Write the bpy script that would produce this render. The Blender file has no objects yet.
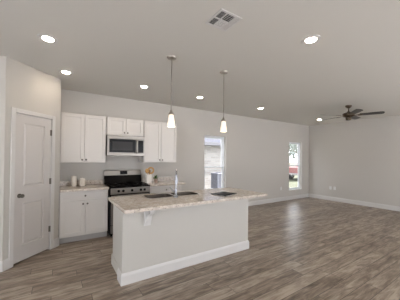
import bpy, bmesh, math, random
from mathutils import Vector, Matrix
random.seed(7)
C = bpy.context.scene.collection
S = bpy.context.scene

# ------------------------------------------------------------------ camera
F_PX, SHIFT_PX = 222.07, 5.52
PITCH, ROLL, YAW, CAM_Z = math.radians(0.667), math.radians(0.515), math.radians(32.894), 1.4632
cd = bpy.data.cameras.new('camera'); cam = bpy.data.objects.new('camera', cd); C.objects.link(cam)
cd.sensor_fit = 'HORIZONTAL'; cd.sensor_width = 36.0; cd.lens = 36.0 * F_PX / 400.0
cd.shift_y = SHIFT_PX / 400.0; cd.clip_start = 0.05; cd.clip_end = 300
fw = Vector((math.sin(YAW)*math.cos(PITCH), math.cos(YAW)*math.cos(PITCH), math.sin(PITCH)))
rt = Vector((math.cos(YAW), -math.sin(YAW), 0)); up = rt.cross(fw)
r2 = rt*math.cos(ROLL) + up*math.sin(ROLL); u2 = -rt*math.sin(ROLL) + up*math.cos(ROLL)
cam.matrix_world = Matrix(((r2.x, u2.x, -fw.x, 0), (r2.y, u2.y, -fw.y, 0), (r2.z, u2.z, -fw.z, CAM_Z), (0, 0, 0, 1)))
S.camera = cam

# ------------------------------------------------------------------ light and exposure
CAN_POWER, BULB_POWER = 145.0, 30.0       # radiance of the recessed diffusers / pendant bulbs
SUN_POWER, SKY_POWER = 30.0, 7.5
S.view_settings.view_transform = 'Standard'; S.view_settings.look = 'None'
S.view_settings.gamma = 1.0; S.view_settings.use_curve_mapping = False
S.view_settings.exposure = -0.60
w = bpy.data.worlds.new('sky'); S.world = w; w.use_nodes = True
wn = w.node_tree; wn.nodes.clear()
wo = wn.nodes.new('ShaderNodeOutputWorld'); wb = wn.nodes.new('ShaderNodeBackground')
wb.inputs['Color'].default_value = (0.90, 0.945, 1.0, 1); wb.inputs['Strength'].default_value = SKY_POWER
wn.links.new(wb.outputs[0], wo.inputs[0])
sd = bpy.data.lights.new('sun', 'SUN'); sd.energy = SUN_POWER; sd.angle = math.radians(2); sd.color = (1, 0.985, 0.97)
sun = bpy.data.objects.new('sun', sd); C.objects.link(sun)
sun.rotation_euler = Vector((-0.75, 0.22, -0.66)).to_track_quat('-Z', 'Y').to_euler()

# ------------------------------------------------------------------ materials
def mat(name, col, rough=0.5, metal=0.0, spec=0.5, emit=None, bump=None, var=None):
    m = bpy.data.materials.new(name); m.use_nodes = True
    nt = m.node_tree; b = nt.nodes['Principled BSDF']
    b.inputs['Base Color'].default_value = (*col, 1); b.inputs['Roughness'].default_value = rough
    b.inputs['Metallic'].default_value = metal; b.inputs['Specular IOR Level'].default_value = spec
    if emit:
        b.inputs['Emission Color'].default_value = (*emit[0], 1); b.inputs['Emission Strength'].default_value = emit[1]
    tc = nt.nodes.new('ShaderNodeTexCoord')
    if var:                                     # soft colour variation: (scale, amount)
        n = nt.nodes.new('ShaderNodeTexNoise'); n.inputs['Scale'].default_value = var[0]
        n.inputs['Detail'].default_value = 4
        nt.links.new(tc.outputs['Object'], n.inputs['Vector'])
        r = nt.nodes.new('ShaderNodeMapRange')
        r.inputs['From Min'].default_value = 0.3; r.inputs['From Max'].default_value = 0.7
        r.inputs['To Min'].default_value = 1 - var[1]; r.inputs['To Max'].default_value = 1 + var[1]
        nt.links.new(n.outputs['Fac'], r.inputs['Value'])
        mx = nt.nodes.new('ShaderNodeVectorMath'); mx.operation = 'SCALE'
        mx.inputs[0].default_value = col; nt.links.new(r.outputs['Result'], mx.inputs['Scale'])
        nt.links.new(mx.outputs['Vector'], b.inputs['Base Color'])
    if bump:                                    # (scale, strength)
        n = nt.nodes.new('ShaderNodeTexNoise'); n.inputs['Scale'].default_value = bump[0]
        nt.links.new(tc.outputs['Object'], n.inputs['Vector'])
        bp = nt.nodes.new('ShaderNodeBump'); bp.inputs['Strength'].default_value = bump[1]; bp.inputs['Distance'].default_value = 0.004
        nt.links.new(n.outputs['Fac'], bp.inputs['Height']); nt.links.new(bp.outputs['Normal'], b.inputs['Normal'])
    return m

def ramp(nt, stops):
    r = nt.nodes.new('ShaderNodeValToRGB'); e = r.color_ramp.elements
    while len(e) < len(stops): e.new(0.5)
    for el, (p, c) in zip(e, stops): el.position = p; el.color = (*c, 1)
    return r

def floor_material():
    m = bpy.data.materials.new('wood_plank_floor'); m.use_nodes = True; nt = m.node_tree; L = nt.links
    b = nt.nodes['Principled BSDF']; tc = nt.nodes.new('ShaderNodeTexCoord')
    def mth(op, x, y=None, z=None):
        nd = nt.nodes.new('ShaderNodeMath'); nd.operation = op
        for i_, v_ in enumerate((x, y, z)):
            if v_ is None: continue
            if isinstance(v_, (int, float)): nd.inputs[i_].default_value = v_
            else: L.new(v_, nd.inputs[i_])
        return nd.outputs[0]
    PLW, PLL, SEAM = 0.165, 1.22, 0.0024
    sp = nt.nodes.new('ShaderNodeSeparateXYZ'); L.new(tc.outputs['Object'], sp.inputs[0])
    v = mth('DIVIDE', sp.outputs['Y'], PLW); row = mth('FLOOR', v)
    wn1 = nt.nodes.new('ShaderNodeTexWhiteNoise'); wn1.noise_dimensions = '1D'; L.new(row, wn1.inputs['W'])
    u = mth('ADD', mth('DIVIDE', sp.outputs['X'], PLL), mth('MULTIPLY', wn1.outputs['Value'], 7.0)); col = mth('FLOOR', u)
    cb = nt.nodes.new('ShaderNodeCombineXYZ'); L.new(row, cb.inputs[0]); L.new(col, cb.inputs[1])
    wn2 = nt.nodes.new('ShaderNodeTexWhiteNoise'); wn2.noise_dimensions = '2D'; L.new(cb.outputs[0], wn2.inputs['Vector'])
    fu = mth('FRACT', u); fv = mth('FRACT', v)
    du = mth('MULTIPLY', mth('MINIMUM', fu, mth('SUBTRACT', 1.0, fu)), PLL); dv_ = mth('MULTIPLY', mth('MINIMUM', fv, mth('SUBTRACT', 1.0, fv)), PLW)
    seam = mth('LESS_THAN', mth('MINIMUM', du, dv_), SEAM)
    # each plank gets its own stretch of grain
    sc = nt.nodes.new('ShaderNodeVectorMath'); sc.operation = 'SCALE'; sc.inputs['Scale'].default_value = 37.0
    L.new(wn2.outputs['Color'], sc.inputs[0])
    mp = nt.nodes.new('ShaderNodeMapping'); mp.inputs['Scale'].default_value = (2.0, 11.0, 1.0)
    L.new(tc.outputs['Object'], mp.inputs['Vector'])
    ad = nt.nodes.new('ShaderNodeVectorMath'); ad.operation = 'ADD'
    L.new(mp.outputs[0], ad.inputs[0]); L.new(sc.outputs[0], ad.inputs[1])
    n1 = nt.nodes.new('ShaderNodeTexNoise'); n1.inputs['Scale'].default_value = 1.6; n1.inputs['Detail'].default_value = 6
    n1.inputs['Roughness'].default_value = 0.62; n1.inputs['Distortion'].default_value = 0.6
    L.new(ad.outputs[0], n1.inputs['Vector'])
    mp2 = nt.nodes.new('ShaderNodeMapping'); mp2.inputs['Scale'].default_value = (3.0, 55.0, 1.0)
    L.new(tc.outputs['Object'], mp2.inputs['Vector'])
    n2 = nt.nodes.new('ShaderNodeTexNoise'); n2.inputs['Scale'].default_value = 1.5; n2.inputs['Detail'].default_value = 3
    L.new(mp2.outputs[0], n2.inputs['Vector'])
    mx = nt.nodes.new('ShaderNodeMath'); mx.operation = 'MULTIPLY_ADD'; mx.inputs[1].default_value = 0.30
    L.new(n2.outputs['Fac'], mx.inputs[0]); L.new(n1.outputs['Fac'], mx.inputs[2])
    m3 = nt.nodes.new('ShaderNodeMath'); m3.operation = 'MULTIPLY_ADD'; m3.inputs[1].default_value = 0.16
    L.new(wn2.outputs['Value'], m3.inputs[0]); L.new(mx.outputs[0], m3.inputs[2])
    rp = ramp(nt, FLOOR_STOPS)
    L.new(m3.outputs[0], rp.inputs['Fac'])
    mo = nt.nodes.new('ShaderNodeMix'); mo.data_type = 'RGBA'
    L.new(seam, mo.inputs['Factor']); L.new(rp.outputs['Color'], mo.inputs['A'])
    mo.inputs['B'].default_value = (0.045, 0.036, 0.03, 1)
    L.new(mo.outputs['Result'], b.inputs['Base Color'])
    b.inputs['Roughness'].default_value = 0.35; b.inputs['Specular IOR Level'].default_value = 0.5
    bp = nt.nodes.new('ShaderNodeBump'); bp.inputs['Strength'].default_value = 0.25; bp.inputs['Distance'].default_value = 0.003
    L.new(mx.outputs[0], bp.inputs['Height']); L.new(bp.outputs['Normal'], b.inputs['Normal'])
    return m
FLOOR_STOPS = [(0.45, (0.075, 0.053, 0.039)), (0.59, (0.165, 0.125, 0.095)), (0.73, (0.270, 0.213, 0.166)), (0.90, (0.43, 0.36, 0.29))]

def granite_material():
    m = bpy.data.materials.new('granite'); m.use_nodes = True; nt = m.node_tree; L = nt.links
    b = nt.nodes['Principled BSDF']; tc = nt.nodes.new('ShaderNodeTexCoord')
    def noise(scale, detail):
        n = nt.nodes.new('ShaderNodeTexNoise'); n.inputs['Scale'].default_value = scale; n.inputs['Detail'].default_value = detail
        n.inputs['Roughness'].default_value = 0.7; L.new(tc.outputs['Object'], n.inputs['Vector']); return n
    a = noise(17, 6); r1 = ramp(nt, [(0.30, (0.38, 0.315, 0.26)), (0.44, (0.57, 0.50, 0.43)), (0.58, (0.68, 0.61, 0.54)), (0.72, (0.78, 0.72, 0.65))])
    L.new(a.outputs['Fac'], r1.inputs['Fac'])
    c = noise(60, 3); r2 = ramp(nt, [(0.60, (0, 0, 0)), (0.68, (1, 1, 1))]); L.new(c.outputs['Fac'], r2.inputs['Fac'])
    m1 = nt.nodes.new('ShaderNodeMix'); m1.data_type = 'RGBA'
    L.new(r2.outputs['Color'], m1.inputs['Factor']); L.new(r1.outputs['Color'], m1.inputs['A']); m1.inputs['B'].default_value = (0.13, 0.10, 0.085, 1)
    d = noise(22, 2); r3 = ramp(nt, [(0.62, (0, 0, 0)), (0.72, (1, 1, 1))]); L.new(d.outputs['Fac'], r3.inputs['Fac'])
    m2 = nt.nodes.new('ShaderNodeMix'); m2.data_type = 'RGBA'
    L.new(r3.outputs['Color'], m2.inputs['Factor']); L.new(m1.outputs['Result'], m2.inputs['A']); m2.inputs['B'].default_value = (0.36, 0.33, 0.31, 1)
    L.new(m2.outputs['Result'], b.inputs['Base Color'])
    b.inputs['Roughness'].default_value = 0.12
    return m

def brick_material():
    m = bpy.data.materials.new('pale_brick'); m.use_nodes = True; nt = m.node_tree; L = nt.links
    b = nt.nodes['Principled BSDF']; tc = nt.nodes.new('ShaderNodeTexCoord')
    mp = nt.nodes.new('ShaderNodeMapping'); mp.inputs['Rotation'].default_value = (math.pi/2, 0, 0)
    L.new(tc.outputs['Object'], mp.inputs['Vector'])
    br = nt.nodes.new('ShaderNodeTexBrick'); br.inputs['Scale'].default_value = 1
    br.inputs['Color1'].default_value = (0.30, 0.275, 0.25, 1); br.inputs['Color2'].default_value = (0.46, 0.43, 0.405, 1)
    br.inputs['Mortar'].default_value = (0.40, 0.39, 0.385, 1); br.inputs['Mortar Size'].default_value = 0.015
    br.inputs['Brick Width'].default_value = 0.30; br.inputs['Row Height'].default_value = 0.10
    L.new(mp.outputs[0], br.inputs['Vector']); L.new(br.outputs['Color'], b.inputs['Base Color'])
    b.inputs['Roughness'].default_value = 0.9
    return m

def glass_material():
    m = bpy.data.materials.new('window_glass'); m.use_nodes = True; nt = m.node_tree; L = nt.links; nt.nodes.clear()
    o = nt.nodes.new('ShaderNodeOutputMaterial'); t = nt.nodes.new('ShaderNodeBsdfTransparent'); g = nt.nodes.new('ShaderNodeBsdfGlossy')
    t.inputs['Color'].default_value = (0.97, 0.965, 0.97, 1); g.inputs['Roughness'].default_value = 0.02
    mx = nt.nodes.new('ShaderNodeMixShader'); mx.inputs['Fac'].default_value = 0.04
    L.new(t.outputs[0], mx.inputs[1]); L.new(g.outputs[0], mx.inputs[2]); L.new(mx.outputs[0], o.inputs['Surface'])
    return m

def leaf_material(name, c1, c2):
    return mat(name, [(a+b)/2 for a, b in zip(c1, c2)], 0.8, var=(6, 0.35))

M = dict(
    wall=mat('wall_paint', (0.54, 0.515, 0.48), 0.75, spec=0.25, bump=(160, 0.10)),
    ceil=mat('ceiling_paint', (0.68, 0.66, 0.615), 0.85, spec=0.2, bump=(90, 0.12)),
    trim=mat('white_trim_paint', (0.64, 0.625, 0.61), 0.38, bump=(60, 0.02)),
    door=mat('white_door_paint', (0.60, 0.57, 0.55), 0.42, bump=(60, 0.02)),
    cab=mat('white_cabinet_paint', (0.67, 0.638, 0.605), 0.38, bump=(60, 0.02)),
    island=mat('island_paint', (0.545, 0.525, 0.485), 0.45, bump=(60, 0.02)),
    kick=mat('toe_kick_shaded', (0.42, 0.40, 0.385), 0.5),  # cabinet white darkened: shadow of the toe recess put into the colour
    floor=floor_material(), granite=granite_material(), brick=brick_material(), glass=glass_material(),
    vinyl=mat('white_vinyl', (0.78, 0.80, 0.82), 0.35),
    nickel=mat('brushed_nickel', (0.42, 0.39, 0.35), 0.32, 1.0, bump=(200, 0.03)),
    pewter=mat('dark_satin_nickel', (0.17, 0.155, 0.135), 0.35, 1.0),
    chrome=mat('chrome', (0.33, 0.335, 0.36), 0.22, 1.0),
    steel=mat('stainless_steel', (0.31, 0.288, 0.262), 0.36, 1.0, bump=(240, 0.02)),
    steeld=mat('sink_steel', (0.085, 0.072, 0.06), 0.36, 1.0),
    black=mat('black_enamel', (0.008, 0.007, 0.007), 0.2, spec=0.08),
    blackglass=mat('black_glass', (0.008, 0.008, 0.009), 0.08, spec=0.12),
    mesh=mat('oven_window_mesh', (0.04, 0.038, 0.038), 0.3, spec=0.15),
    iron=mat('cast_iron', (0.010, 0.009, 0.009), 0.6, spec=0.1),
    duct_shade=mat('painted_duct_shade', (0.02, 0.018, 0.016), 0.8),  # near-black colour standing in for shade behind the vent slats
    plate=mat('white_plastic', (0.78, 0.78, 0.77), 0.4),
    slot=mat('socket_plastic', (0.62, 0.62, 0.61), 0.5),
    ceramic=mat('white_ceramic', (0.84, 0.79, 0.73), 0.35, bump=(30, 0.02)),
    wax=mat('ivory_glaze', (0.82, 0.76, 0.69), 0.5, bump=(30, 0.02)),
    wood=mat('golden_wood', (0.50, 0.28, 0.09), 0.45, var=(25, 0.25)),
    woodd=mat('brown_wood', (0.30, 0.16, 0.055), 0.5, var=(25, 0.25)),
    leaf=leaf_material('leaf_green', (0.05, 0.10, 0.02), (0.10, 0.18, 0.04)),
    terra=mat('pinkish_pot', (0.50, 0.36, 0.30), 0.6, var=(20, 0.1)),
    folder=mat('dark_grey_cover', (0.035, 0.033, 0.038), 0.6, spec=0.15, var=(30, 0.15)),
    paper=mat('paper', (0.7, 0.69, 0.66), 0.8),
    bronze=mat('antique_bronze', (0.13, 0.098, 0.07), 0.35, 1.0, var=(20, 0.3)),
    blade=mat('dark_walnut_blade', (0.022, 0.018, 0.017), 0.33, var=(12, 0.3)),
    shade=mat('frosted_shade', (0.9, 0.86, 0.8), 0.4, emit=((1.0, 0.80, 0.58), 0.75)),
    bulb=mat('pendant_bulb', (1, 1, 1), 0.5, emit=((1.0, 0.86, 0.68), BULB_POWER)),
    can=mat('can_diffuser', (1, 1, 1), 0.5, emit=((1.0, 0.85, 0.665), CAN_POWER)),
    roof=mat('pale_shingles', (0.055, 0.058, 0.075), 0.9, var=(8, 0.12)),
    fascia=mat('grey_fascia', (0.14, 0.14, 0.155), 0.7),
    acmetal=mat('grey_painted_metal', (0.19, 0.195, 0.235), 0.55),
    acdark=mat('dark_grille', (0.10, 0.10, 0.12), 0.7),
    concrete=mat('concrete', (0.76, 0.76, 0.77), 0.9, var=(6, 0.08)),
    lawn=mat('dry_lawn', (0.075, 0.08, 0.045), 0.95, var=(3, 0.25)),
    red=mat('red_car_paint', (0.26, 0.11, 0.11), 0.3),
    tyre=mat('tyre_rubber', (0.06, 0.06, 0.06), 0.8),
    carglass=mat('tinted_glass', (0.05, 0.06, 0.07), 0.1),
    bark=mat('grey_bark', (0.22, 0.19, 0.16), 0.9, var=(10, 0.3)),
    crown=leaf_material('pale_foliage', (0.22, 0.25, 0.22), (0.32, 0.35, 0.32)),
)

# ------------------------------------------------------------------ mesh helpers
class MB:
    def __init__(s): s.bm = bmesh.new()
    def box(s, x0, x1, y0, y1, z0, z1, f=None):
        v = [s.bm.verts.new(Vector(f(x, y, z)) if f else (x, y, z)) for x in (x0, x1) for y in (y0, y1) for z in (z0, z1)]
        for q in ((0,1,3,2), (4,6,7,5), (0,4,5,1), (2,3,7,6), (0,2,6,4), (1,5,7,3)): s.bm.faces.new([v[i] for i in q])
        return s
    def plate(s, us, vs, holes, w0, w1, f):
        """slab over the u,v grid between w0 and w1 with rectangular holes; f maps (u,v,w) to the world"""
        us = sorted(set(us) | {h[i] for h in holes for i in (0, 1)}); vs = sorted(set(vs) | {h[i] for h in holes for i in (2, 3)})
        solid = lambda i, j: 0 <= i < len(us)-1 and 0 <= j < len(vs)-1 and not any(
            h[0]-1e-6 <= us[i] and us[i+1] <= h[1]+1e-6 and h[2]-1e-6 <= vs[j] and vs[j+1] <= h[3]+1e-6 for h in holes)
        cache = {}
        def V(i, j, k):
            if (i, j, k) not in cache: cache[(i, j, k)] = s.bm.verts.new(Vector(f(us[i], vs[j], (w0, w1)[k])))
            return cache[(i, j, k)]
        for i in range(len(us)-1):
            for j in range(len(vs)-1):
                if not solid(i, j): continue
                for k in (0, 1): s.bm.faces.new([V(i,j,k), V(i+1,j,k), V(i+1,j+1,k), V(i,j+1,k)])
                for (di, dj, a, b) in ((-1,0,(i,j),(i,j+1)), (1,0,(i+1,j),(i+1,j+1)), (0,-1,(i,j),(i+1,j)), (0,1,(i,j+1),(i+1,j+1))):
                    if not solid(i+di, j+dj): s.bm.faces.new([V(*a,0), V(*b,0), V(*b,1), V(*a,1)])
        return s
    def lathe(s, c, prof, n=24, axis='z', f=None):
        """prof: list of (radius, height) along the axis from c"""
        rings = []
        for r, h in prof:
            ring = []
            for k in range(n):
                a = 2*math.pi*k/n; x, y = r*math.cos(a), r*math.sin(a)
                p = {'z': (x, y, h), 'y': (x, h, y), 'x': (h, x, y)}[axis]
                p = (c[0]+p[0], c[1]+p[1], c[2]+p[2])
                ring.append(s.bm.verts.new(Vector(f(*p)) if f else p))
            rings.append(ring)
        for a, b in zip(rings, rings[1:]):
            for k in range(n): s.bm.faces.new([a[k], a[(k+1) % n], b[(k+1) % n], b[k]])
        for ring in (rings[0], rings[-1]): s.bm.faces.new(ring)
        return s
    def tube(s, pts, r, n=10):
        pts = [Vector(p) for p in pts]; rs = r if isinstance(r, (list, tuple)) else [r]*len(pts); rings = []
        ref = None
        for i, p in enumerate(pts):
            t = (pts[min(i+1, len(pts)-1)] - pts[max(i-1, 0)]).normalized()
            if ref is None: ref = t.orthogonal().normalized()
            a = (ref - t*ref.dot(t)).normalized(); ref = a; b = t.cross(a)
            rings.append([s.bm.verts.new(p + (a*math.cos(2*math.pi*k/n) + b*math.sin(2*math.pi*k/n))*rs[i]) for k in range(n)])
        for a, b in zip(rings, rings[1:]):
            for k in range(n): s.bm.faces.new([a[k], a[(k+1) % n], b[(k+1) % n], b[k]])
        for ring in (rings[0], rings[-1]): s.bm.faces.new(ring)
        return s
    def prism(s, poly, h0, h1, f):
        """poly of (a,b) extruded from h0 to h1; f maps (a,b,h) to the world"""
        lo = [s.bm.verts.new(Vector(f(a, b, h0))) for a, b in poly]; hi = [s.bm.verts.new(Vector(f(a, b, h1))) for a, b in poly]
        s.bm.faces.new(lo); s.bm.faces.new(hi); n = len(poly)
        for k in range(n): s.bm.faces.new([lo[k], lo[(k+1) % n], hi[(k+1) % n], hi[k]])
        return s
    def ball(s, c, r, u=16, v=10):
        bmesh.ops.create_uvsphere(s.bm, u_segments=u, v_segments=v, radius=1,
            matrix=Matrix.Translation(c) @ Matrix.Diagonal((*([r]*3 if not isinstance(r, (tuple, list)) else r), 1)))
        return s
    def build(s, name, m, parent=None, bevel=0, smooth=False, kind=None, label=None):
        bmesh.ops.recalc_face_normals(s.bm, faces=s.bm.faces)
        me = bpy.data.meshes.new(name); o = bpy.data.objects.new(name, me); C.objects.link(o)
        if parent is not None:
            off = world_loc(parent); bmesh.ops.translate(s.bm, verts=s.bm.verts, vec=-off); o.parent = parent
        if smooth:
            for fc in s.bm.faces: fc.smooth = True
        s.bm.to_mesh(me); s.bm.free()
        if smooth:
            for e in me.edges: pass
            me.set_sharp_from_angle(angle=math.radians(40))
        me.materials.append(M[m])
        if bevel:
            b = o.modifiers.new('bevel', 'BEVEL'); b.width = bevel; b.segments = 2; b.limit_method = 'ANGLE'; b.angle_limit = math.radians(40)
        if kind: o['kind'] = kind
        if label: o['label'] = label
        return o

def world_loc(o):
    v = Vector((0, 0, 0))
    while o is not None: v += o.location; o = o.parent
    return v
def tag(o, label, cat, group=None):
    o['label'] = label; o['category'] = cat
    if group: o['group'] = group
    return o
def thing(name, loc, label, cat, group=None):
    o = bpy.data.objects.new(name, None); C.objects.link(o); o.location = loc; o.empty_display_size = 0.05
    return tag(o, label, cat, group)
def dup(root, loc, label=None):
    r = root.copy(); C.objects.link(r); r.location = loc
    if label: r['label'] = label
    for ch in list(root.children):
        c = ch.copy(); C.objects.link(c); c.parent = r
        for g in list(ch.children):
            d = g.copy(); C.objects.link(d); d.parent = c
    return r
ident = lambda a, b, c: (a, b, c)
XZ = lambda u, v, w_: (u, w_, v)           # wall facing y
YZ = lambda u, v, w_: (w_, u, v)           # wall facing x

# ------------------------------------------------------------------ the room
V, U, H = 4.94, 8.22, 2.748
XL, YF = -3.0, -2.6
PX, PY = 0.051, 4.352                      # corner where the diagonal pantry wall meets its return
q = math.sqrt(0.5)
PANTRY = lambda s_, d, z: (PX + (s_ + d)*q, PY + (s_ - d)*q, z)      # s along the wall, d out into the room
S_END = -0.862
PXL, PYL = PX + S_END*q, PY + S_END*q

MB().box(XL-.15, U+.15, YF-.15, V+.15, -0.10, 0.0).build('floor', 'floor', kind='structure')
MB().box(XL-.15, U+.15, YF-.15, V+.15, H, H+.15).build('ceiling', 'ceil', kind='structure')
WINS = [(3.335, 4.080, 0.33, 2.085), (6.990, 7.762, 0.33, 2.085)]
MB().plate([XL-.15, U+.15], [0, H], WINS, V, V+.15, XZ).build('wall_back', 'wall', kind='structure')
MB().box(U, U+.15, YF, V, 0, H).build('wall_right', 'wall', kind='structure')
LEFT = [(-1.9, 2.6, 0.0, 2.2)]
MB().plate([YF, V], [0, H], LEFT, XL-.15, XL, YZ).build('wall_left', 'wall', kind='structure')
FRONT = [(-1.5, 0.5, 0.0, 2.1), (2.0, 8.1, 0.0, 2.45)]
MB().plate([XL-.15, U+.15], [0, H], FRONT, YF-.15, YF, XZ).build('wall_front', 'wall', kind='structure')
# pantry closet across the corner
DL, DR, DT = -0.728, -0.172, 2.05
MB().plate([S_END, 0], [0, H], [(DL-.008, DR+.008, 0, DT+.008)], -.10, 0, lambda u, v, w_: PANTRY(u, w_, v)).build('wall_pantry_diagonal', 'wall', kind='structure')
MB().box(XL, PXL, PYL, PYL+.10, 0, H).build('wall_pantry_front', 'wall', kind='structure')
MB().box(PX-.10, PX, PY, V, 0, H).build('wall_pantry_return', 'wall', kind='structure')

BBH = 0.135
def base_profile(mb, a0, a1, f):
    """baseboard with an eased top; f maps (out, z, along)"""
    return mb.prism([(0, 0), (.016, 0), (.016, BBH-.03), (.011, BBH-.012), (.006, BBH), (0, BBH)], a0, a1, f)
base_profile(MB(), 2.37, U-.016, lambda o, z, a: (a, V-o, z)).build('baseboard_back', 'trim', kind='structure')
base_profile(MB(), YF, V, lambda o, z, a: (U-o, a, z)).build('baseboard_right', 'trim', kind='structure')
base_profile(MB(), XL, PXL+.006, lambda o, z, a: (a, PYL-o, z)).build('baseboard_pantry_front', 'trim', kind='structure')
mb = MB(); base_profile(mb, S_END-.006, DL-.062, lambda o, z, a: PANTRY(a, o, z)); base_profile(mb, DR+.062, 0, lambda o, z, a: PANTRY(a, o, z))
mb.build('baseboard_pantry', 'trim', kind='structure')
base_profile(MB(), LEFT[0][1]+.06, PYL, lambda o, z, a: (XL+o, a, z)).build('baseboard_left', 'trim', kind='structure')

# pantry door: casing, leaf with two raised panels, knob, three hinges
CW = 0.058
mb = MB()
for a0, a1, z0, z1 in ((DL-CW-.004, DL-.004, 0, DT+.004+CW), (DR+.004, DR+CW+.004, 0, DT+.004+CW), (DL-.004, DR+.004, DT+.004, DT+.004+CW)):
    mb.box(a0, a1, 0, .014, z0, z1, PANTRY)
mb.build('trim_1', 'trim', kind='structure', bevel=.004)
mb = MB(); mb.box(DL-.006, DL-.003, -.09, -.001, 0, DT+.006, PANTRY).box(DR+.003, DR+.006, -.09, -.001, 0, DT+.006, PANTRY).box(DL-.006, DR+.006, -.09, -.001, DT+.003, DT+.006, PANTRY)
mb.build('trim_2', 'trim', kind='structure')
PAN = [(-.605, -.285, 1.045, 1.925), (-.625, -.300, .235, .825)]
PAN = [(-.612, -.288, 1.045, 1.925), (-.612, -.288, .235, .825)]
door = MB().plate([DL, DR], [.022, DT], PAN, -.042, -.006, lambda u, v, w_: PANTRY(u, w_, v)).build('door_1', 'door', kind='structure', bevel=.003)
for a0, a1, z0, z1 in PAN:
    mb = MB(); mb.box(a0, a1, -.036, -.020, z0, z1, PANTRY)
    b_ = .034
    fr = [Vector(PANTRY(s_, d, z)) for s_, z, d in ((a0+.012, z0+.012, -.0205), (a1-.012, z0+.012, -.0205), (a1-.012, z1-.012, -.0205), (a0+.012, z1-.012, -.0205),
          (a0+b_, z0+b_, -.009), (a1-b_, z0+b_, -.009), (a1-b_, z1-b_, -.009), (a0+b_, z1-b_, -.009))]
    vv = [mb.bm.verts.new(p) for p in fr]
    for i in range(4): mb.bm.faces.new([vv[i], vv[(i+1) % 4], vv[4+(i+1) % 4], vv[4+i]])
    mb.bm.faces.new(vv[4:]); mb.bm.faces.new(vv[:4])
    mb.build('door_panel', 'door', door)
KN = lambda x, y, z: PANTRY(-.658 + x, -.006 - y, .925 + z)
MB().lathe((0, 0, 0), [(.030, 0), (.030, -.006), (.024, -.010), (.011, -.014), (.010, -.034), (.020, -.040), (.027, -.050), (.025, -.061), (.014, -.066)], 20, 'y', KN).build('door_knob', 'pewter', door, smooth=True)
for z in (1.84, 1.08, .33):
    MB().box(DR-.020, DR-.001, -.006, -.003, z-.045, z+.045, PANTRY).lathe((0, 0, 0), [(.007, -.047), (.007, .047)], 10, 'z',
        lambda x, y, zz, z=z: PANTRY(DR+.002+x, .003+y, z+zz)).build('hinge', 'pewter', door)

# windows: vinyl single-hung units in drywall reveals
def window(n, x0, x1, z0, z1):
    yo = V + .075
    r = MB(); r.plate([x0, x1], [z0, z1], [(x0+.035, x1-.035, z0+.035, z1-.035)], yo, yo+.07, XZ)
    o = r.build('window_%d' % n, 'vinyl', kind='structure', bevel=.003)
    zm = 1.215
    for a, b, dy in ((z0+.035, zm+.012, .012), (zm-.018, z1-.035, .038)):
        MB().plate([x0+.035, x1-.035], [a, b], [(x0+.075, x1-.075, a+.038, b-.030)], yo+dy, yo+dy+.024, XZ).build('sash', 'vinyl', o)
        MB().box(x0+.072, x1-.072, yo+dy+.010, yo+dy+.014, a+.036, b-.028).build('glass_pane', 'glass', o)
    MB().box((x0+x1)/2-.03, (x0+x1)/2+.03, yo-.008, yo+.014, zm+.010, zm+.022).build('latch', 'vinyl', o)
    MB().box(x0-.0, x1+.0, V-.018, V+.075, z0-.0, z0+.018).build('sill', 'trim', o, bevel=.004)
    return o
for i, (x0, x1, z0, z1) in enumerate(WINS): window(i+1, x0, x1, z0, z1)

# unseen glazed patio doors, added behind the camera and at left for daylight
def added_patio_door(n, x0, x1, z1, fm):
    xm = (x0+x1)/2
    o = MB().plate([x0, x1], [0, z1], [(x0+.05, x1-.05, .04, z1-.05)], 0, .08, fm).build('door_%d' % n, 'vinyl', kind='structure')
    for a, b, dy in ((x0+.05, xm+.03, .008), (xm-.03, x1-.05, .044)):
        MB().plate([a, b], [.04, z1-.05], [(a+.06, b-.06, .12, z1-.12)], dy, dy+.03, fm).build('sliding_panel', 'vinyl', o)
        MB().box(a+.058, b-.058, .118, z1-.118, dy+.012, dy+.018, fm).build('glass_pane', 'glass', o)
for i, (x0, x1, z0, z1) in enumerate(FRONT): added_patio_door(i+2, x0, x1, z1, lambda u, v, w_: (u, YF-.11+w_, v))
added_patio_door(4, LEFT[0][0], LEFT[0][1], LEFT[0][3], lambda u, v, w_: (XL-.11+w_, u, v))

# ------------------------------------------------------------------ outdoors
GZ = -0.15
MB().box(XL-.1, 90, V+.16, 90, GZ-.2, GZ).build('ground', 'lawn', kind='structure')
MB().box(-30, 40, -40, YF-.16, GZ-.2, GZ+.02).box(-40, XL-.16, YF-.16, 12, GZ-.2, GZ+.02).build('added_bounce_ground', 'concrete', kind='structure')  # second slab set: unseen pale paving, added to bounce sunlight indoors

# neighbouring brick house seen through the near window
NY = 9.6
nb = thing('neighbor_house', (9.0, NY, GZ), 'pale brick neighbouring house with low grey eave seen through the near window', 'house')
MB().box(1.0, 11.6, NY, NY+7, GZ, 2.30).build('wall', 'brick', nb)
MB().prism([(NY-.50, 2.27), (NY+3.5, 4.6), (NY+7.5, 2.27), (NY+7.5, 2.15), (NY-.50, 2.15)], .6, 12.0, lambda a, b, h: (h, a, b)).build('roof', 'roof', nb)
MB().box(.6, 12.0, NY-.53, NY-.50, 2.12, 2.275).build('fascia', 'fascia', nb)
MB().box(.6, 12.0, NY-.50, NY, 2.12, 2.15).build('soffit', 'fascia', nb)

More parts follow.
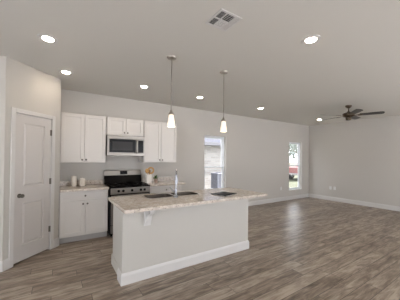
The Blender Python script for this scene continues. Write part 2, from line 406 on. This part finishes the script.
# outdoor air-conditioning unit on a pad
ax0, ax1, ay0, ay1, az = 6.62, 7.28, 8.62, 9.18, GZ+.10
MB().box(ax0-.10, ax1+.10, ay0-.10, ay1+.10, GZ, az).build('concrete_pad', 'concrete', bevel=.01)
tag(bpy.data.objects['concrete_pad'], 'pale concrete pad under the outdoor cooling unit', 'pad')
ac = thing('air_conditioner', (6.95, 8.9, az), 'grey boxy outdoor cooling unit standing by the brick house', 'air conditioner')
mb = MB(); mb.box(ax0+.02, ax1-.02, ay0+.02, ay1-.02, az+.04, az+.72).build('coil', 'acdark', ac)
mb = MB()
for k in range(22): mb.box(ax0, ax1, ay0, ay1, az+.06+k*.030, az+.073+k*.030)
mb.build('louver_panel', 'acmetal', ac)
mb = MB()
for x in (ax0, ax1-.05):
    for y in (ay0, ay1-.05): mb.box(x-.004, x+.054, y-.004, y+.054, az, az+.75)
mb.box(ax0-.004, ax1+.004, ay0-.004, ay1+.004, az, az+.05).build('corner_post', 'acmetal', ac)
MB().box(ax0-.01, ax1+.01, ay0-.01, ay1+.01, az+.72, az+.78).build('lid', 'acmetal', ac, bevel=.01)
mb = MB()
for r in (.06, .12, .18, .24): mb.tube([(6.95+r*math.cos(t*math.pi/12), 8.9+r*math.sin(t*math.pi/12), az+.795) for t in range(25)], .004, 6)
mb.box(6.70, 7.20, 8.895, 8.905, az+.775, az+.797).box(6.945, 6.955, 8.65, 9.15, az+.775, az+.797).build('fan_guard', 'acdark', ac)

# red pickup and trees beyond the far window
def pickup(x, y):
    t = thing('pickup_truck', (x, y, GZ), 'red pickup truck parked on the lawn beyond the far window', 'truck')
    P = lambda a, b, h: (x+a, y+h, GZ+b)
    MB().prism([(0, .42), (0, .98), (1.55, 1.0), (1.60, 1.06), (3.35, 1.05), (4.6, .98), (4.75, .80), (4.75, .42)], -.9, .9, P).build('body', 'red', t, bevel=.04)
    MB().prism([(1.55, 1.0), (1.70, 1.55), (2.75, 1.58), (3.40, 1.04)], -.78, .78, P).build('cab', 'red', t, bevel=.04)
    MB().prism([(1.74, 1.10), (1.84, 1.48), (2.68, 1.50), (3.12, 1.10)], -.79, .79, P).build('window', 'carglass', t)
    MB().box(x-.10, x-.0, y-.88, y+.88, GZ+.42, GZ+.56).build('bumper', 'chrome', t, bevel=.02)
    for a in (.95, 3.75):
        for h in (-.92, .72):
            wl = MB().lathe((x+a, y+h, GZ+.36), [(.30, 0), (.36, .03), (.36, .17), (.30, .20)], 20, 'y').build('wheel', 'tyre', t, smooth=True)
            MB().lathe((x+a, y+h-.005, GZ+.36), [(.02, 0), (.19, .005), (.19, .21), (.02, .215)], 14, 'y').build('hubcap', 'chrome', wl)
pickup(14.9, 10.2)

def tree(x, y, h, r, label):
    t = thing('tree', (x, y, GZ), label, 'tree', 'pale trees beyond the far window')
    rng = random.Random(x)
    MB().tube([(x, y, GZ), (x+.1, y, GZ+h*.3), (x-.05, y, GZ+h*.6), (x+.05, y, GZ+h*.9)], [.22, .17, .12, .04], 8).build('trunk', 'bark', t, smooth=True)
    mb = MB()
    for k in range(9):
        a = k*2.4; zz = h*(.35+.05*k)
        mb.tube([(x, y, GZ+zz), (x+.5*r*math.cos(a), y+.5*r*math.sin(a), GZ+zz+.35*r), (x+.95*r*math.cos(a), y+.95*r*math.sin(a), GZ+zz+.6*r)], [.07, .05, .02], 6)
    mb.build('branches', 'bark', t)
    mb = MB()
    for k in range(420):
        d = Vector((rng.gauss(0, 1), rng.gauss(0, 1), rng.gauss(0, .8))).normalized()*r*(.45+.55*rng.random())
        c = Vector((x, y, GZ+h*.68)) + Vector((d.x, d.y, d.z*.95))
        s_ = .10+.16*rng.random(); n = Vector((rng.gauss(0, 1), rng.gauss(0, 1), rng.gauss(0, 1))).normalized(); a = n.orthogonal()*s_; b = n.cross(a)
        mb.bm.faces.new([mb.bm.verts.new(c+a), mb.bm.verts.new(c+b*.6), mb.bm.verts.new(c-a), mb.bm.verts.new(c-b*.6)])
    mb.build('crown', 'crown', t)
tree(23.5, 15.2, 5.2, 2.3, 'tall pale tree standing behind the red truck')
tree(27.5, 19.6, 5.0, 2.2, 'small hazy tree farther back beyond the red truck')

# ------------------------------------------------------------------ kitchen run on the back wall
def knob(x, y, z, parent):
    MB().lathe((x, y, z), [(.006, 0), (.006, -.012), (.014, -.016), (.016, -.022), (.012, -.028), (.004, -.030)], 14, 'y').build('knob', 'pewter', parent, smooth=True)
def shaker(name, x0, x1, z0, z1, yf, parent, rail=.062):
    """recessed-panel door or drawer front, its face at y = yf"""
    mb = MB(); mb.plate([x0, x1], [z0, z1], [(x0+rail, x1-rail, z0+rail, z1-rail)], yf, yf+.019, XZ)
    mb.box(x0+rail-.004, x1-rail+.004, yf+.012, yf+.018, z0+rail-.004, z1-rail+.004)
    return mb.build(name, 'cab', parent, bevel=.0015)

ZT, ZB, YU = 2.256, 1.360, V-.34
def upper(x0, x1, z0, z1, label):
    t = thing('upper_cabinet', ((x0+x1)/2, V, z0), label, 'cabinet', 'white upper cabinets on the kitchen wall')
    MB().box(x0, x1, YU+.020, V-.002, z0, z1).build('cabinet_body', 'cab', t, bevel=.002)
    xm = (x0+x1)/2; g = .012
    for a, b, kx in ((x0+g, xm-.004, xm-.032), (xm+.004, x1-g, xm+.032)):
        d = shaker('door', a, b, z0+g, z1-g, YU, t, .055)
        knob(kx, YU, z0+.055, d)
upper(.056, .806, ZB, ZT, 'white two-door wall cabinet beside the pantry, over the two canisters')
upper(.812, 1.548, 1.905, ZT, 'short white two-door wall cabinet directly above the microwave')
upper(1.554, 2.335, ZB, ZT, 'white two-door wall cabinet right of the microwave, over the crock')

# base cabinets
YB = 4.340
def base(x0, x1, label):
    t = thing('base_cabinet', ((x0+x1)/2, V, 0), label, 'cabinet', 'white base cabinets either side of the range')
    MB().box(x0, x1, YB+.020, V-.002, .105, .875).build('cabinet_body', 'cab', t, bevel=.002)
    MB().box(x0+.002, x1-.002, YB+.075, YB+.095, 0, .105).build('toe_kick', 'kick', t)
    d = shaker('drawer', x0+.012, x1-.012, .716, .862, YB, t, .032); knob((x0+x1)/2, YB, .792, d)
    xm = (x0+x1)/2
    for a, b, kx in ((x0+.012, xm-.004, xm-.034), (xm+.004, x1-.012, xm+.034)):
        d = shaker('door', a, b, .120, .709, YB, t, .058); knob(kx, YB, .655, d)
base(.056, .812, 'white base cabinet with a drawer, between pantry and range')
base(1.592, 2.335, 'white base cabinet right of the range, mostly hidden behind the island')
def counter(x0, x1, label):
    t = thing('countertop', ((x0+x1)/2, V, .877), label, 'countertop')
    MB().box(x0, x1, 4.305, V-.002, .877, .914).build('slab', 'granite', t, bevel=.004)
    MB().box(x0, x1 if x1 < 2 else x1-.0, V-.024, V-.002, .9145, 1.005).build('backsplash', 'granite', t, bevel=.003)
counter(.054, .818, 'granite countertop with low backsplash under the two white canisters')
counter(1.590, 2.415, 'granite countertop with low backsplash under the crock and plant')

# range
rx0, rx1 = .826, 1.582
rg = thing('range', ((rx0+rx1)/2, V, 0), 'stainless and black kitchen range with backguard and front knobs', 'range')
MB().box(rx0, rx1, 4.284, V-.03, .05, .895).build('body', 'black', rg, bevel=.004)
for x in (rx0+.05, rx1-.05):
    for y in (4.36, 4.85): MB().lathe((x, y, 0), [(.018, 0), (.018, .06)], 10).build('foot', 'black', rg)
MB().box(rx0-.004, rx1+.004, 4.268, V-.03, .896, .918).build('cooktop', 'black', rg, bevel=.006)
MB().prism([(4.268, .778), (4.262, .785), (4.262, .893), (4.284, .893), (4.284, .778)], rx0+.012, rx1-.012, lambda a, b, h: (h, a, b)).build('control_panel', 'steel', rg, bevel=.003)
for x in (.976, 1.060, 1.222, 1.392, 1.467):
    MB().lathe((x, 4.262, .840), [(.024, 0), (.024, -.006), (.019, -.010), (.017, -.030), (.010, -.033)], 16, 'y').build('knob', 'black', rg, smooth=True)
dr = MB().box(rx0+.020, rx1-.020, 4.264, 4.284, .225, .760).build('oven_door', 'steel', rg, bevel=.005)
MB().box(rx0+.11, rx1-.11, 4.260, 4.265, .33, .62).build('oven_window', 'blackglass', dr)
MB().tube([(rx0+.06, 4.266, .715), (rx0+.06, 4.220, .715), (rx1-.06, 4.220, .715), (rx1-.06, 4.266, .715)], .011).build('handle', 'steel', dr)
MB().box(rx0+.020, rx1-.020, 4.266, 4.284, .07, .215).build('storage_drawer', 'steel', rg, bevel=.004)
# backguard: black lower part, steel console with a clock
MB().prism([(4.800, .918), (4.845, 1.085), (4.905, 1.085), (4.905, .918)], rx0-.004, rx1+.004, lambda a, b, h: (h, a, b)).build('backguard_base', 'black', rg, bevel=.006)
bg = MB().prism([(4.850, 1.086), (4.866, 1.185), (4.880, 1.192), (4.905, 1.192), (4.905, 1.086)], rx0-.004, rx1+.004, lambda a, b, h: (h, a, b)).build('backguard', 'steel', rg, bevel=.004)
MB().prism([(4.850, 1.105), (4.862, 1.178), (4.868, 1.178), (4.860, 1.105)], 1.135, 1.285, lambda a, b, h: (h, a-.004, b)).build('clock_display', 'blackglass', bg)
for cx in (1.00, 1.385):
    for cy in (4.42, 4.68):
        MB().lathe((cx, cy, .918), [(.05, 0), (.05, .008), (.035, .014), (.03, .016)], 16).build('burner', 'iron', rg)
for x0, x1 in ((rx0+.03, rx0+.365), (rx1-.365, rx1-.03)):
    mb = MB()
    for y in (4.31, 4.55, 4.78): mb.box(x0, x1, y-.006, y+.006, .930, .942)
    for x in (x0+.006, (x0+x1)/2, x1-.006): mb.box(x-.006, x+.006, 4.31, 4.78, .930, .942)
    for x in (x0+.006, x1-.006):
        for y in (4.31, 4.78): mb.box(x-.006, x+.006, y-.006, y+.006, .918, .935)
    mb.build('grate', 'iron', rg)

# over-the-range microwave
mx0, mx1, mz0, mz1, my = .815, 1.545, 1.497, 1.898, 4.535
CASE = 'steel'
mw = thing('microwave', ((mx0+mx1)/2, V, mz0), 'stainless microwave oven mounted under the short wall cabinet', 'microwave')
MB().box(mx0, mx1, my+.03, V-.004, mz0, mz1).build('case', CASE, mw, bevel=.003)
MB().box(mx0, mx1, my+.004, my+.03, 1.828, mz1).build('vent_strip', 'steel', mw, bevel=.004)
MB().box(mx0, mx1, my+.004, my+.03, mz0, 1.545).build('lower_rail', 'steel', mw, bevel=.004)
dd = MB().box(mx0, 1.398, my, my+.028, 1.548, 1.825).build('door', 'steel', mw, bevel=.003)
MB().box(mx0+.038, 1.360, my-.003, my+.002, 1.562, 1.822).build('door_glass', 'blackglass', dd)
MB().box(mx0+.095, 1.300, my-.0045, my-.002, 1.600, 1.775).build('window_screen', 'mesh', dd)
MB().tube([(1.380, my, 1.815), (1.380, my-.030, 1.800), (1.380, my-.034, 1.69), (1.380, my-.030, 1.575), (1.380, my, 1.560)], .012).build('handle', 'steel', dd, smooth=True)
cp = MB().box(1.401, mx1, my, my+.028, 1.548, 1.825).build('control_panel', 'steel', mw, bevel=.003)
MB().box(1.412, mx1-.022, my-.003, my+.002, 1.560, 1.815).build('keypad', 'blackglass', cp)

# two canisters
def canister(x, y, r, h, dome, label):
    t = thing('canister', (x, y, .9145), label, 'canister', 'white canisters on the left counter')
    MB().lathe((x, y, .9145), [(r*.94, 0), (r, .006), (r, h*.80), (r*.97, h*.82)], 24).build('jar', 'wax', t, smooth=True)
    MB().lathe((x, y, .9145), [(r*1.02, h*.822), (r*1.02, h*.89), (r*(.98 if not dome else .8), h*(.93 if not dome else .95)), (r*(.9 if not dome else .25), h*.965), (.012, h*.97), (.014, h), (.006, h*1.02)], 24).build('lid', 'ceramic', t, smooth=True)
canister(.279, 4.77, .047, .195, False, 'taller of the two white canisters, standing nearer the pantry')
canister(.422, 4.77, .045, .150, True, 'shorter white canister with a domed lid, standing nearer the range')

# utensil crock, spoons, round board, plant
kx, ky = 1.665, 4.60
ck = thing('utensil_crock', (kx, ky, .9145), 'white square-sided crock holding wooden spoons beside the range', 'crock')
MB().plate([kx-.052, kx+.052], [ky-.052, ky+.052], [(kx-.045, kx+.045, ky-.045, ky+.045)], .9145, 1.105, ident).box(kx-.047, kx+.047, ky-.047, ky+.047, .916, .925).build('pot', 'ceramic', ck, bevel=.004)
def spoon(ax, ay, lx, ly, h, hr, m, label, rot=0):
    """wooden spoon standing in the crock, its bowl at the top"""
    b = Vector((kx+ax, ky+ay, .930)); e = Vector((kx+lx, ky+ly, .9145+h))
    t = thing('wooden_spoon', b, label, 'spoon', 'wooden spoons in the crock')
    MB().tube([b, b.lerp(e, .5), e], [.006, .006, .007], 8).build('handle', m, t, smooth=True)
    c = e + (e-b).normalized()*hr*.9
    MB().ball(c, (hr*.92, .012, hr*1.1), 18, 10).build('spoon_bowl', m, t, smooth=True)
spoon(-.005, -.02, -.036, -.022, .225, .046, 'wood', 'broad pale wooden spoon leaning left in the white crock')
spoon(.012, -.01, .012, -.004, .225, .036, 'woodd', 'browner wooden spoon standing upright in the middle of the crock')
bd = thing('wooden_paddle', (kx+.01, ky, .930), 'round ring-headed wooden paddle leaning right in the white crock', 'paddle')
RC = Vector((kx+.060, ky+.028, 1.185)); n = 36
mb = MB(); ring = [[mb.bm.verts.new(RC + Vector((r*math.cos(2*math.pi*k/n), h, r*math.sin(2*math.pi*k/n)))) for k in range(n)] for r, h in ((.078, -.009), (.078, .009), (.045, .009), (.045, -.009))]
for j in range(4):
    for k in range(n): mb.bm.faces.new([ring[j][k], ring[j][(k+1) % n], ring[(j+1) % 4][(k+1) % n], ring[(j+1) % 4][k]])
mb.build('ring_head', 'wood', bd)
MB().tube([(kx+.020, ky+.028, .930), (kx+.028, ky+.028, 1.06), (kx+.036, ky+.028, 1.112)], .008, 8).build('handle', 'woodd', bd, smooth=True)
pl = thing('potted_plant', (1.845, 4.63, .9145), 'small leafy green plant in a pinkish pot right of the crock', 'plant')
MB().lathe((1.845, 4.63, .9145), [(.034, 0), (.042, .07), (.045, .075), (.045, .088), (.038, .088), (.036, .075)], 20).build('pot', 'terra', pl, smooth=True)
mb = MB(); rng = random.Random(3)
for k in range(60):
    a = rng.random()*6.28; el = rng.random()*1.3; d = Vector((math.cos(a)*math.cos(el), math.sin(a)*math.cos(el), math.sin(el)))
    c = Vector((1.845, 4.63, .995)) + d*(.02+.060*rng.random()); s_ = .020+.012*rng.random()
    sd_ = d.cross(Vector((0, 0, 1))).normalized()*s_*.5
    mb.bm.faces.new([mb.bm.verts.new(c-d*s_), mb.bm.verts.new(c+sd_), mb.bm.verts.new(c+d*s_), mb.bm.verts.new(c-sd_)])
mb.build('foliage', 'leaf', pl)

# ------------------------------------------------------------------ island
ix0, ix1, iy0, iy1 = .648, 2.640, 2.620, 2.790
sx0, sx1, sy0, sy1 = 1.030, 1.860, 2.836, 3.160
il = thing('kitchen_island', (1.65, 2.95, 0), 'long white panelled kitchen island base with deep baseboard', 'kitchen island')
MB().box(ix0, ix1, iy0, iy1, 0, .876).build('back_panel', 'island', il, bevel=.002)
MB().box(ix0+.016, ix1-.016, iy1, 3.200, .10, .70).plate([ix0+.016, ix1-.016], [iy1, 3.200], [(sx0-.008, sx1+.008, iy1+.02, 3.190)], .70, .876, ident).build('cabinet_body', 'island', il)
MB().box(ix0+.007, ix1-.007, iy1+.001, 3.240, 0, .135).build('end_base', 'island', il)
mb = MB(); bt = .014
prof = [(0, 0), (bt, 0), (bt, .105), (bt*.6, .125), (0, .135)]
def ring_profile(mb, x0, x1, y0, y1, prof):
    rings = [[mb.bm.verts.new((a, b, z)) for a, b in ((x0-o, y1), (x0-o, y0-o), (x1+o, y0-o), (x1+o, y1))] for o, z in prof]
    for a, b in zip(rings, rings[1:] + rings[:1]):
        for k in range(3): mb.bm.faces.new([a[k], a[k+1], b[k+1], b[k]])
    for k in (0, 3): mb.bm.faces.new([r[k] for r in rings])
ring_profile(mb, ix0, ix1, iy0, iy1, prof); mb.build('baseboard', 'trim', il)
for x0, x1 in ((ix0+.02, 1.31), (1.315, 1.97), (1.975, ix1-.02)):
    d = MB().plate([x0+.01, x1-.01], [.12, .86], [(x0+.07, x1-.07, .18, .80)], 3.200, 3.220, XZ).box(x0+.06, x1-.06, 3.200, 3.210, .17, .81).build('door', 'cab', il)
    MB().lathe(((x1-.04), 3.22, .78), [(.006, 0), (.006, .012), (.015, .018), (.012, .028)], 12, 'y').build('knob', 'nickel', d, smooth=True)
# corbel carrying the overhang
cp_ = [(0, .876), (0, .655), (-.030, .655), (-.034, .672), (-.045, .690), (-.062, .715), (-.072, .745), (-.078, .775), (-.105, .795), (-.140, .806), (-.165, .822), (-.178, .845), (-.180, .876)]
MB().prism([(iy0+a, b) for a, b in cp_], .905, .972, lambda a, b, h: (h, a, b)).build('corbel', 'trim', il, bevel=.003)
MB().box(.895, .982, iy0-.190, iy0, .866, .8765).box(.895, .982, iy0-.012, iy0, .640, .876).build('corbel_plate', 'trim', il, bevel=.003)

# worktop with the sink cut-out
tx0, tx1, ty0, ty1 = .600, 2.795, 2.355, 3.255
wt = MB().plate([tx0, tx1], [ty0, ty1], [(sx0+.012, sx1-.012, sy0+.012, sy1-.012)], .877, .914, ident).build('island_worktop', 'granite', bevel=.004)
tag(wt, 'long beige speckled granite worktop overhanging the white island', 'worktop')
sk = thing('sink', (1.44, 2.96, .914), 'stainless double-bowl sink set into the island worktop', 'sink')
bw = [(1.045, 1.425, 2.850, 3.145), (1.465, 1.845, 2.850, 3.145)]
def rrect(x0, x1, y0, y1, r, z, n=6):
    pts = []
    for cx_, cy_, a0_ in ((x1-r, y1-r, 0), (x0+r, y1-r, 90), (x0+r, y0+r, 180), (x1-r, y0+r, 270)):
        for k in range(n+1):
            t_ = math.radians(a0_ + 90*k/n); pts.append((cx_+r*math.cos(t_), cy_+r*math.sin(t_), z))
    return pts
mb = MB(); edges = []
def loop(mb, pts):
    vs = [mb.bm.verts.new(p) for p in pts]
    return vs, [mb.bm.edges.new((vs[i], vs[(i+1) % len(vs)])) for i in range(len(vs))]
ov, oe = loop(mb, rrect(sx0, sx1, sy0, sy1, .05, .9185)); edges += oe
for a, b, c, d in bw:
    hv, he = loop(mb, rrect(a, b, c, d, .075, .9185)); edges += he
bmesh.ops.triangle_fill(mb.bm, use_beauty=True, edges=edges)
lv = [mb.bm.verts.new(p) for p in rrect(sx0-.003, sx1+.003, sy0-.003, sy1+.003, .052, .9146)]
for i in range(len(ov)): mb.bm.faces.new([ov[i], ov[(i+1) % len(ov)], lv[(i+1) % len(ov)], lv[i]])
mb.build('rim', 'steel', sk)
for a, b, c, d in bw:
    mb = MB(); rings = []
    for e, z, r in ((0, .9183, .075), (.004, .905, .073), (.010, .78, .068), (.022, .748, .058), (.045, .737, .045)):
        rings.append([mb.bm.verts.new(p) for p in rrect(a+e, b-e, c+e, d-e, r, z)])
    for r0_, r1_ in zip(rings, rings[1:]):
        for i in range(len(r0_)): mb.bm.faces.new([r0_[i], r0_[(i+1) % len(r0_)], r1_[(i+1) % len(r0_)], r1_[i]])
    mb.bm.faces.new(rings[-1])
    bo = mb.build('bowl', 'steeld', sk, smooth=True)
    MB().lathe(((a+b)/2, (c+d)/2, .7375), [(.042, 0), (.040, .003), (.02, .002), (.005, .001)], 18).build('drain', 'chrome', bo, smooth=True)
# faucet
fx, fy, fz = 1.412, 2.797, .9142
fc = thing('faucet', (fx, fy, fz), 'tall chrome gooseneck faucet standing between the sink bowls', 'faucet')
MB().lathe((fx, fy, fz), [(.034, 0), (.034, .008), (.026, .018), (.020, .030), (.019, .115), (.015, .128)], 20).build('base', 'chrome', fc, smooth=True)
dv = Vector((.50, .86, 0)); pts = [Vector((fx, fy, fz+.12)), Vector((fx, fy, fz+.22)), Vector((fx, fy, fz+.29))]
for k in range(1, 13):
    a = math.pi*k/12; pts.append(Vector((fx, fy, fz+.29)) + dv*.075*(1-math.cos(a)) + Vector((0, 0, .085*math.sin(a))))
pts.append(pts[-1] + Vector((0, 0, -.03)))
MB().tube(pts, .0105, 12).build('spout', 'chrome', fc, smooth=True)
MB().tube([pts[-1], pts[-1]+Vector((0, 0, -.03)), pts[-1]+Vector((0, 0, -.09))], [.014, .018, .019], 14).build('spray_head', 'chrome', fc, smooth=True)
MB().tube([(fx-.018, fy, fz+.080), (fx-.040, fy+.005, fz+.085), (fx-.075, fy+.012, fz+.125), (fx-.088, fy+.015, fz+.14)], [.012, .012, .008, .007], 10).build('lever', 'chrome', fc, smooth=True)
# dark folder
fo = thing('folder', (2.16, 2.64, .9145), 'thin dark grey folder lying flat on the right end of the worktop', 'folder')
def flat(mb, z0, z1, s_=1.0):
    cs = [(1.985, 2.745), (2.035, 2.470), (2.335, 2.565), (2.265, 2.815)]; cx = sum(c[0] for c in cs)/4; cy = sum(c[1] for c in cs)/4
    return mb.prism([(cx+(x-cx)*s_, cy+(y-cy)*s_) for x, y in cs], z0, z1, ident)
flat(MB(), .9145, .917).build('back_cover', 'folder', fo); flat(MB(), .917, .923, .96).build('pages', 'paper', fo); flat(MB(), .923, .927).build('front_cover', 'folder', fo, bevel=.001)

# ------------------------------------------------------------------ ceiling fixtures
GC = 'recessed ceiling downlights'
def downlight(x, y, label):
    t = thing('ceiling_light', (x, y, H), label, 'ceiling light', GC)
    mb = MB(); n = 28
    rg_ = [[mb.bm.verts.new((x+r*math.cos(2*math.pi*k/n), y+r*math.sin(2*math.pi*k/n), z)) for k in range(n)] for r, z in ((.096, H), (.094, H-.004), (.058, H-.008), (.053, H-.004), (.053, H))]
    for a, b in zip(rg_, rg_[1:] + rg_[:1]):
        for k in range(n): mb.bm.faces.new([a[k], a[(k+1) % n], b[(k+1) % n], b[k]])
    mb.build('trim_ring', 'trim', t, smooth=True)
    MB().lathe((x, y, H), [(.052, -.001), (.052, -.006), (.045, -.012), (.028, -.016), (.008, -.017)], 24).build('diffuser', 'can', t, smooth=True)
    return t
d0 = downlight(-.094, 2.918, 'round lit downlight above the pantry door, nearest the left edge')
for x, y, lb in ((.105, 3.918, 'round lit downlight at the pantry corner, above the cabinets'),
                 (1.313, 3.914, 'round lit downlight in front of the cabinet over the microwave'),
                 (2.531, 3.935, 'round lit downlight between the two pendants in the photo'),
                 (4.353, 3.90, 'round lit downlight before the wall between the two windows'),
                 (7.126, 3.93, 'small round lit downlight beside the ceiling fan, in the far corner'),
                 (2.280, 1.35, 'large round lit downlight nearest the ceiling vent, toward the viewer'),
                 (4.96, 1.27, 'round lit downlight just past the right edge of the photo')):
    dup(d0, (x, y, H), lb)
for x, y, lb in ((.0, .6, 'added unseen downlight straight above the viewer'), (7.1, 1.27, 'added unseen downlight right of the fan'),  # extra lamps, none in view, added to brighten the room
                 (2.28, -1.2, 'added unseen downlight behind the viewer'), (4.78, -1.2, 'added unseen downlight behind the viewer, toward the added patio doors'),
                 (7.1, -1.2, 'added unseen downlight in the corner behind the viewer')):
    dup(d0, (x, y, H), lb)

GP = 'pendant lights over the island'
def pendant(x, y, label):
    t = thing('pendant_light', (x, y, H), label, 'pendant light', GP)
    MB().lathe((x, y, H), [(.062, 0), (.062, -.010), (.052, -.022), (.018, -.028), (.008, -.034)], 24).build('canopy', 'nickel', t, smooth=True)
    MB().tube([(x, y, H-.03), (x, y, H-.30)], 0.0068, 10).tube([(x, y, H-.30), (x, y, 2.04)], 0.0068, 10).lathe((x, y, H-.31), [(.008, -.01), (.008, .01)], 10).build('rod', 'nickel', t, smooth=True)
    MB().lathe((x, y, 2.018), [(.034, -.010), (.034, .012), (.016, .030), (.014, .048), (.008, .055)], 20).build('socket_cap', 'nickel', t, smooth=True)
    mb = MB(); n = 28
    pr = [(.030, 2.013), (.036, 1.97), (.043, 1.92), (.049, 1.858), (.046, 1.858), (.040, 1.92), (.033, 1.97), (.027, 2.013)]
    rr = [[mb.bm.verts.new((x+r*math.cos(2*math.pi*k/n), y+r*math.sin(2*math.pi*k/n), z)) for k in range(n)] for r, z in pr]
    for a, b in zip(rr, rr[1:] + rr[:1]):
        for k in range(n): mb.bm.faces.new([a[k], a[(k+1) % n], b[(k+1) % n], b[k]])
    mb.build('lamp_shade', 'shade', t, smooth=True)
    MB().ball((x, y, 1.902), (.022, .022, .030), 14, 10).lathe((x, y, 1.925), [(.014, 0), (.013, .075)], 12).build('bulb', 'bulb', t, smooth=True)
    return t
p0 = pendant(1.219, 2.567, 'pendant light with frosted glass shade, nearer the range')
dup(p0, (2.077, 2.576, H), 'pendant light with frosted glass shade, hanging before the near window')

# air vent
vx0, vx1, vy0, vy1 = 1.165, 1.412, 1.487, 1.735
vt = thing('ceiling_vent', (1.288, 1.61, H), 'square white air register with slats in the ceiling', 'air vent')
cells = [(.022, .080, .022, .118), (.022, .080, .130, .226), (.090, .176, .022, .118), (.090, .176, .130, .226), (.186, .226, .130, .226), (.186, .226, .022, .118)]
hol = [(vx0+a, vx0+b, vy0+c, vy0+d) for a, b, c, d in cells]
MB().plate([vx0, vx1], [vy0, vy1], hol, H-.010, H-.001, ident).build('frame', 'trim', vt, bevel=.002)
MB().box(vx0+.02, vx1-.02, vy0+.02, vy1-.02, H-.0008, H-.0002).build('duct_shade_sheet', 'duct_shade', vt)  # flat dark sheet in place of the shade inside the register
for i, (a, b, c, d) in enumerate(hol):
    mb = MB(); n = 5; fin = .07 if i < 3 else .40      # blade widths imitate shade: thin in three banks, wide in the lit others
    for k in range(n):
        if i in (2, 3):
            y = c + (d-c)*(k+.5)/n; wv = (d-c)/n*fin; mb.box(a, b, y-wv, y+wv, H-.0095, H-.008)
        else:
            x = a + (b-a)*(k+.5)/n; wv = (b-a)/n*fin; mb.box(x-wv, x+wv, c, d, H-.0095, H-.008)
    mb.build('slat_bank', 'trim', vt)

# ceiling fan
cx, cy = 5.828, 2.515
fn = thing('ceiling_fan', (cx, cy, H), 'bronze five-blade ceiling fan hanging before the far right wall', 'ceiling fan')
MB().lathe((cx, cy, H), [(.068, 0), (.070, -.012), (.060, -.038), (.035, -.060), (.016, -.070)], 24).build('canopy', 'bronze', fn, smooth=True)
MB().tube([(cx, cy, H-.06), (cx, cy, H-.17)], .012, 12).build('downrod', 'bronze', fn, smooth=True)
MB().lathe((cx, cy, H), [(.020, -.140), (.035, -.160), (.085, -.175), (.120, -.195), (.125, -.215), (.118, -.240), (.125, -.250), (.110, -.270), (.060, -.285), (.03, -.288)], 28).build('motor', 'bronze', fn, smooth=True)
MB().lathe((cx, cy, H), [(.055, -.284), (.062, -.300), (.058, -.330), (.040, -.352), (.012, -.360)], 24).build('switch_housing', 'bronze', fn, smooth=True)
MB().tube([(cx-.05, cy-.02, H-.33), (cx-.052, cy-.02, H-.58)], .0018, 6).ball((cx-.052, cy-.02, H-.59), .007, 8, 6).build('pull_chain', 'nickel', fn)
ZB_ = H-.235
for a0 in (0, 72, 144, 216, 288):
    ang = math.radians(-66.6 + a0); dx = Vector((math.cos(ang), math.sin(ang), 0)); dy = Vector((-math.sin(ang), math.cos(ang), 0)); dz = Vector((0, 0, 1))
    pt = math.radians(-12)
    def bf(a, b, h, dx=dx, dy=dy):
        return Vector((cx, cy, ZB_)) + dx*a + (dy*math.cos(pt) + dz*math.sin(pt))*b + (dz*math.cos(pt) - dy*math.sin(pt))*h
    br_ = MB().prism([(.10, -.020), (.17, -.016), (.20, -.045), (.27, -.040), (.27, .040), (.20, .045), (.17, .016), (.10, .020)], -.012, -.006, bf).build('blade_bracket', 'bronze', fn)
    MB().prism([(.215, -.058), (.45, -.068), (.62, -.070), (.655, -.055), (.67, 0), (.655, .055), (.62, .070), (.45, .068), (.215, .058)], -.004, .003, bf).build('blade', 'blade', fn)

# outlets
def outlet(f, loc, label):
    t = thing('wall_outlet', loc, label, 'outlet', 'white wall outlets')
    MB().box(-.036, .036, 0, .006, -.057, .057, f).build('cover_plate', 'plate', t, bevel=.002)
    for z in (-.026, .026):
        MB().box(-.014, .014, .006, .0068, z-.014, z+.014, f).build('socket', 'slot', t)
outlet(lambda a, d, z: (6.548+a, V-d, .437+z), (6.548, V, .437), 'white outlet low on the wall just left of the far window')
outlet(lambda a, d, z: (U-d, 4.126+a, .445+z), (U, 4.126, .445), 'white outlet on the far wall, the one nearer the corner')
outlet(lambda a, d, z: (U-d, 3.985+a, .445+z), (U, 3.985, .445), 'white outlet on the far wall, the one farther from the corner')
